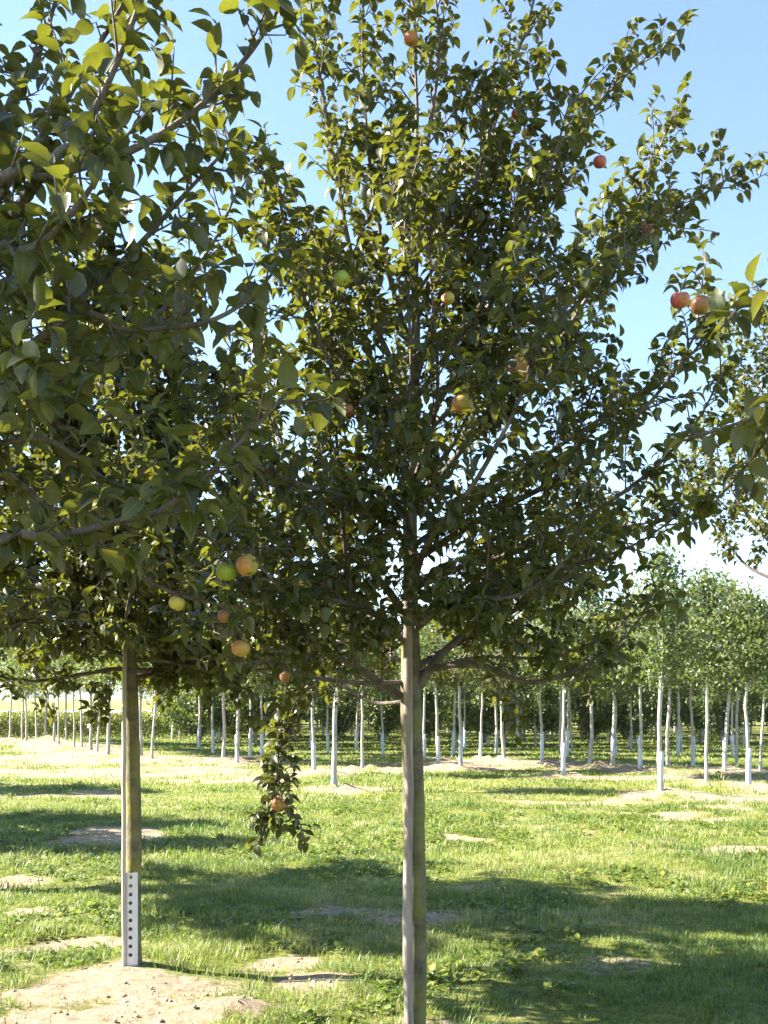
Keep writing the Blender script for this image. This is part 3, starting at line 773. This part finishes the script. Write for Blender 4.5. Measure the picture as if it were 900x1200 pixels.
def far_trunk(seed, h):
    r = np.random.default_rng(seed); t = Tubes(); z = np.linspace(-.1, h, 12)
    p = np.stack([np.cumsum(r.normal(0, .014, 12)), np.cumsum(r.normal(0, .014, 12)), z], 1); p[:, :2] -= p[1, :2]
    g = [.72, .88, .62, 1.0, .78][seed % 5]; t.add(p, np.interp(z, [-.1, .3, 2.0, h], [.062 * g, .048 * g, .038 * g, .006]), 8)
    return t.build('trunk', FARBARK)
FTR = [far_trunk(160 + k, 3.4) for k in range(5)]
t_ = Tubes(); t_.add([(0, 0, -.05), (0, 0, .2), (0, 0, .45), (0, 0, .68)], [.053, .050, .050, .051], 8); FG = t_.build('trunk_guard', FARGUARD)
fr = np.random.default_rng(77)
def far_tree(x, y, label, group, low=False, guard_=False, sc=None):
    root = obj('nursery_tree', None, loc=(x, y, float(height(x, y)) - .02), label=label, cat='tree', group=group)
    s = sc or fr.uniform(.92, 1.1); root.scale = (s, s, s); root.rotation_euler = (fr.normal(0, .018), fr.normal(0, .018), fr.uniform(0, 6.28))
    cr, tw = LOWCROWNS[fr.integers(0, 3)] if low else CROWNS[fr.integers(0, 6)]
    c = obj('crown', cr, root); obj('branches', tw, c)
    obj('trunk', FTR[fr.integers(0, 5)], root)
    if guard_: obj('trunk_guard', FG, root)
    return root
def nth(n): return ['first', 'second', 'third', 'fourth', 'fifth', 'sixth', 'seventh', 'eighth', 'ninth', 'tenth', 'eleventh', 'twelfth', 'thirteenth', 'fourteenth', 'fifteenth', 'sixteenth', 'seventeenth', 'eighteenth', 'nineteenth', 'twentieth'][n]
FRONT_LABEL = ['slim white-stemmed nursery tree nearest on the right, in a wide sandy patch', 'nursery tree with leaning pale stem, second nearest on the right', 'nursery tree with pale stem on a sandy mound, nearest left of the middle stem',
               'nursery tree with tapering pale stem on bright sand, nearest right of the middle stem', 'nursery tree just left of the middle stem, behind the one on the mound', 'thin nursery tree between the hanging shoot and the sandy mound',
               'nursery tree with pale stem first right of the middle stem on bright sand', 'nursery tree with short grey guard at the far right by a dark furrow']
def front_name(q):
    side = [a for a in FRONT if (a[0] < 480) == (q[0] < 480)]
    if q[0] < 480: return 'front-row nursery tree left of the middle stem, %s stem counted from the left' % nth(sorted(side).index(q))
    return 'front-row nursery tree right of the middle stem, %s stem counted from the right' % nth(sorted(side)[::-1].index(q))
for k, q in enumerate(FRONT):
    x, y = G(*q)
    far_tree(x, y, FRONT_LABEL[k] if k < 8 else front_name(q), 'front trees of the far plantation', guard_=(k % 3 != 1) or k == 7, sc=1.0 if k < 8 else None)
for q in LINE:
    x, y = G(*q)
    far_tree(x, y, 'pale-stemmed nursery tree in the sunny line at far left, %s from the left border' % nth(LINE.index(q)), 'line of nursery trees at far left', guard_=False)
n_back = 0
for row in range(13):
    y0 = 31.0 + row * 2.5
    for k in range(-14, 30):
        x = k * 1.75 + fr.normal(0, .18) + (row % 2) * .8; y = y0 + fr.normal(0, .3) + x * -.10
        px = 450 + x / y * FOC
        if px < 196 or px > 950 or n_back > 290: continue
        if fr.random() < (.12 if row > 1 else .02): continue
        far_tree(x, y, *(('nursery tree standing deep in the shaded rows of the far plantation', 'rear rows of the far plantation') if row > 1 else ('pale-stemmed nursery tree in the two rows right behind the front trees', 'second rows of the far plantation')), low=row > 1, guard_=fr.random() < .75); n_back += 1
print('rear nursery trees', n_back)

# vine rows at far left and the wood that closes the view
def leaf_mass(name, pts, size, mat, seed, **kw):
    r = np.random.default_rng(seed); m = len(pts)
    a = unit(r.normal(0, 1, (m, 3))); up = np.array([0, 0, .7]) + r.normal(0, .7, (m, 3)); nn = unit(up - a * np.sum(a * up, 1)[:, None]); b = np.cross(nn, a)
    s = r.uniform(.7, 1.3, m)[:, None] * size
    V = np.stack([pts, pts + a * s * .5 + b * s * .35, pts + a * s, pts + a * s * .5 - b * s * .35], 1).reshape(-1, 3)
    o = (np.arange(m) * 4)[:, None]
    me = mesh(name, V, [np.concatenate([o + [0, 3, 2], o + [0, 2, 1]])], mat, np.repeat(np.clip(r.beta(2, 2, m), 0, 1), 4))
    return obj(name, me, **kw)
# pale lilac-grey field beyond the vines
def build_field():
    m = plain('lilac_field', (.42, .42, .52), .9, .12, .6, (.15, 1.0, 1.0))
    xs = np.linspace(-75, -9, 60); ys = np.linspace(58, 130, 60); X, Y = np.meshgrid(xs, ys, indexing='ij')
    Z = height(X, Y) + .05 + .10 * np.abs(np.sin(Y * 1.1))
    i = np.arange(59)[:, None] * 60 + np.arange(59)[None]
    obj('field', mesh('field', np.stack([X.ravel(), Y.ravel(), Z.ravel()], 1), [np.stack([i, i + 60, i + 61, i + 1], -1).reshape(-1, 4)], m), kind='structure')
build_field()
VLAB = ['low yellow-green hedge row nearest behind the line of trees at far left', 'low yellowing hedge row just behind the nearest hedge row', 'low yellowing hedge row third in depth at far left', 'farthest low yellowing hedge row at far left']
for k in range(4):
    y = 44 + k * 1.6; r = np.random.default_rng(300 + k); n = 9000
    x = r.uniform(-24, -6.5, n); top = .95 + .22 * vnoise(x * 1.1, x * 0 + k, 5)
    z = .1 + (top - .1) * r.random(n) ** .8
    root = obj('hedge_row', None, loc=(-15, y, 0), label=VLAB[k], cat='hedge', group='hedge rows at far left')
    leaf_mass('foliage', np.stack([x + 15, r.normal(0, .16, n), z], 1), .12, VINE_LEAF, 310 + k, parent=root)
    t_ = Tubes()
    for xx in np.arange(-24, -6.5, 1.5): t_.add([(xx + 15, 0, -.1), (xx + 15 + .03, 0, .8)], [.02, .015], 5)
    obj('stems', t_.build('stems', FARBARK), root, kind='stuff')
r = np.random.default_rng(400); n = 60000
x = r.uniform(-14, 55, n); hh = 3.6 + 1.2 * fbm(x * .25, x * 0, 3, 90)
z = .3 + (hh - .3) * r.random(n) ** .75
leaf_mass('woodland', np.stack([x, 66 - x * .1 + r.normal(0, 1.0, n) , z], 1), .26, FAR_LEAF, 401, kind='stuff', label='dense green mass of trees closing the view behind the plantation', cat='woodland')

# ------------------------------------------------------------------ grass, weeds, clods
def build_grass():
    r = np.random.default_rng(61)
    X = []; Y = []; H = []; W = []
    for (d0, d1, dens, hgt, wid) in [(4.6, 7.5, 4200, .055, .0042), (7.5, 11, 2300, .055, .0056), (11, 17, 1000, .058, .0085), (17, 28, 380, .06, .014), (28, 48, 120, .065, .026)]:
        n = int(dens * (d1 - d0) * .46 * 2 * ((d0 + d1) / 2))
        y = np.sqrt(r.uniform(d0 ** 2, d1 ** 2, n)); x = r.uniform(-.46, .46, n) * y
        k = np.arange(n)
        tuft = r.random(n) < .6                       # gather most blades in tufts
        cx = x[(k // 9) * 9 % n]; cy = y[(k // 9) * 9 % n]
        sp = .022 + wid * 2
        x = np.where(tuft, cx + r.normal(0, sp, n), x); y = np.where(tuft, cy + r.normal(0, sp, n), y)
        den = fbm(x * 1.3, y * 1.3, 4, 80); sd = sandmask(x, y)
        keep = (r.random(n) < np.clip((den - .26) * 4.5, .34, 1)) & (r.random(n) > np.clip(sd * 1.9 - .15, 0, .985))
        x, y, den = x[keep], y[keep], den[keep]
        X.append(x); Y.append(y)
        H.append(hgt * r.uniform(.35, 1.25, len(x)) * (.35 + 1.5 * fbm(x * 2.3, y * 2.3, 3, 200) ** 1.5 * 1.6)); W.append(wid * r.uniform(.7, 1.4, len(x)))
    x = np.concatenate(X); y = np.concatenate(Y); h = np.concatenate(H); wd = np.concatenate(W); n = len(x)
    z = height(x, y) - .004
    az = r.uniform(0, 6.28, n); lean = r.uniform(.1, 1.3, n)
    d = np.stack([np.cos(az), np.sin(az), 0 * az], 1); b = np.stack([-np.sin(az), np.cos(az), 0 * az], 1)
    p = np.stack([x, y, z], 1); up = np.array([0, 0, 1.0])
    mid = p + d * (h * lean * .35)[:, None] + up * (h * .62)[:, None]
    tip = p + d * (h * lean)[:, None] + up * (h * (1.0 - .25 * lean))[:, None]
    hw = (wd * .5)[:, None]
    V = np.stack([p - b * hw, p + b * hw, mid + b * hw * .8, mid - b * hw * .8, tip], 1).reshape(-1, 3)
    o = (np.arange(n) * 5)[:, None]
    dry = fbm(x * .8, y * 1.1, 4, 120) * .6 + fbm(x * 3.1, y * 3.6, 3, 131) * .4
    tint = np.clip(r.beta(2, 3, n) * .75 + np.clip((dry - .50) * 3.4, -.3, .65) + .45 * (r.random(n) < .07), 0, 1)
    me = mesh('grass', V, [o + [0, 1, 2, 3], o + [3, 2, 4]], GRASS, np.repeat(tint, 5))
    obj('grass', me, kind='stuff', label='short patchy orchard grass with straw-coloured spots', cat='grass')
    print('blades', n)
build_grass()

def build_weeds():
    r = np.random.default_rng(62); P_ = []; A = []; N = []; Sz = []
    n = 9000
    y = np.sqrt(r.uniform(4.7 ** 2, 16 ** 2, n)); x = r.uniform(-.45, .45, n) * y
    m = (fbm(x * .9, y * .9, 3, 150) > .49) & (sandmask(x, y) < .35)
    for xx, yy in zip(x[m], y[m]):
        z = float(height(xx, yy)); s0 = r.uniform(.03, .075)
        for k in range(r.integers(4, 9)):
            az = r.uniform(0, 6.28); el = r.uniform(.1, .9)
            P_.append((xx + r.normal(0, .015), yy + r.normal(0, .015), z + r.uniform(.0, .035))); a = np.array([math.cos(az) * math.cos(el), math.sin(az) * math.cos(el), math.sin(el)])
            A.append(a); u = np.array([0, 0, 1.0]) - a * a[2]; N.append(unit(u)); Sz.append(s0 * r.uniform(.7, 1.2))
    k = len(P_)
    L = dict(p=np.array(P_), a=np.array(A), n=np.array(N), s=np.array(Sz), w=r.uniform(.7, 1.3, k), c=r.uniform(.1, .5, k), f=r.uniform(0, .3, k), t=r.beta(2, 3, k) * .6)
    obj('ground_weeds', leaf_mesh('ground_weeds', L, GRASS), kind='stuff', label='low broad-leaved weeds scattered through the grass', cat='weeds')
build_weeds()

def build_clods():
    r = np.random.default_rng(63); V = []; Fc = []; k = 0
    ico = bpy.data.meshes.new('t'); import bmesh
    bm = bmesh.new(); bmesh.ops.create_icosphere(bm, subdivisions=1, radius=1); bv = np.array([v.co[:] for v in bm.verts]); bf = np.array([[v.index for v in f.verts] for f in bm.faces]); bm.free()
    n = 9000; y = np.sqrt(r.uniform(4.7 ** 2, 12 ** 2, n)); x = r.uniform(-.45, .45, n) * y
    s = sandmask(x, y); m = (s > .5) & (vnoise(x * 3, y * 3, 210) > .45); x, y = x[m], y[m]
    for xx, yy in zip(x, y):
        sz = min(.004 + r.exponential(.005), .03)
        q = bv * (1 + r.normal(0, .22, (len(bv), 1))) * sz * np.array([1, 1, .65]) + np.array([xx, yy, float(height(xx, yy)) + sz * .15])
        V.append(q); Fc.append(bf + k); k += len(bv)
    obj('soil_clods', mesh('soil_clods', np.concatenate(V), [np.concatenate(Fc)], SOILC, smooth=False), kind='stuff', label='small dry earth clods on the bare patches', cat='clods')
build_clods()

# ------------------------------------------------------------------ air
def build_haze():
    m = bpy.data.materials.new('haze'); m.use_nodes = True; nt = m.node_tree
    nt.nodes.remove(nt.nodes['Principled BSDF'])
    v = nt.nodes.new('ShaderNodeVolumePrincipled'); v.inputs['Color'].default_value = (.86, .92, 1.0, 1); v.inputs['Density'].default_value = .00012
    v.inputs['Anisotropy'].default_value = .2
    nt.links.new(v.outputs[0], nt.nodes['Material Output'].inputs['Volume'])
    x, y0, y1, z0, z1 = 4200, -4200, 4300, -6, 150
    vv = [(a, b, c) for c in (z0, z1) for b in (y0, y1) for a in (-x, x)]
    me = bpy.data.meshes.new('haze'); me.from_pydata(vv, [], [(0, 2, 3, 1), (4, 5, 7, 6), (0, 1, 5, 4), (2, 6, 7, 3), (0, 4, 6, 2), (1, 3, 7, 5)]); me.update(); me.materials.append(m)
    obj('haze', me, kind='stuff', label='thin pale autumn haze over the far hills', cat='haze')
build_haze()
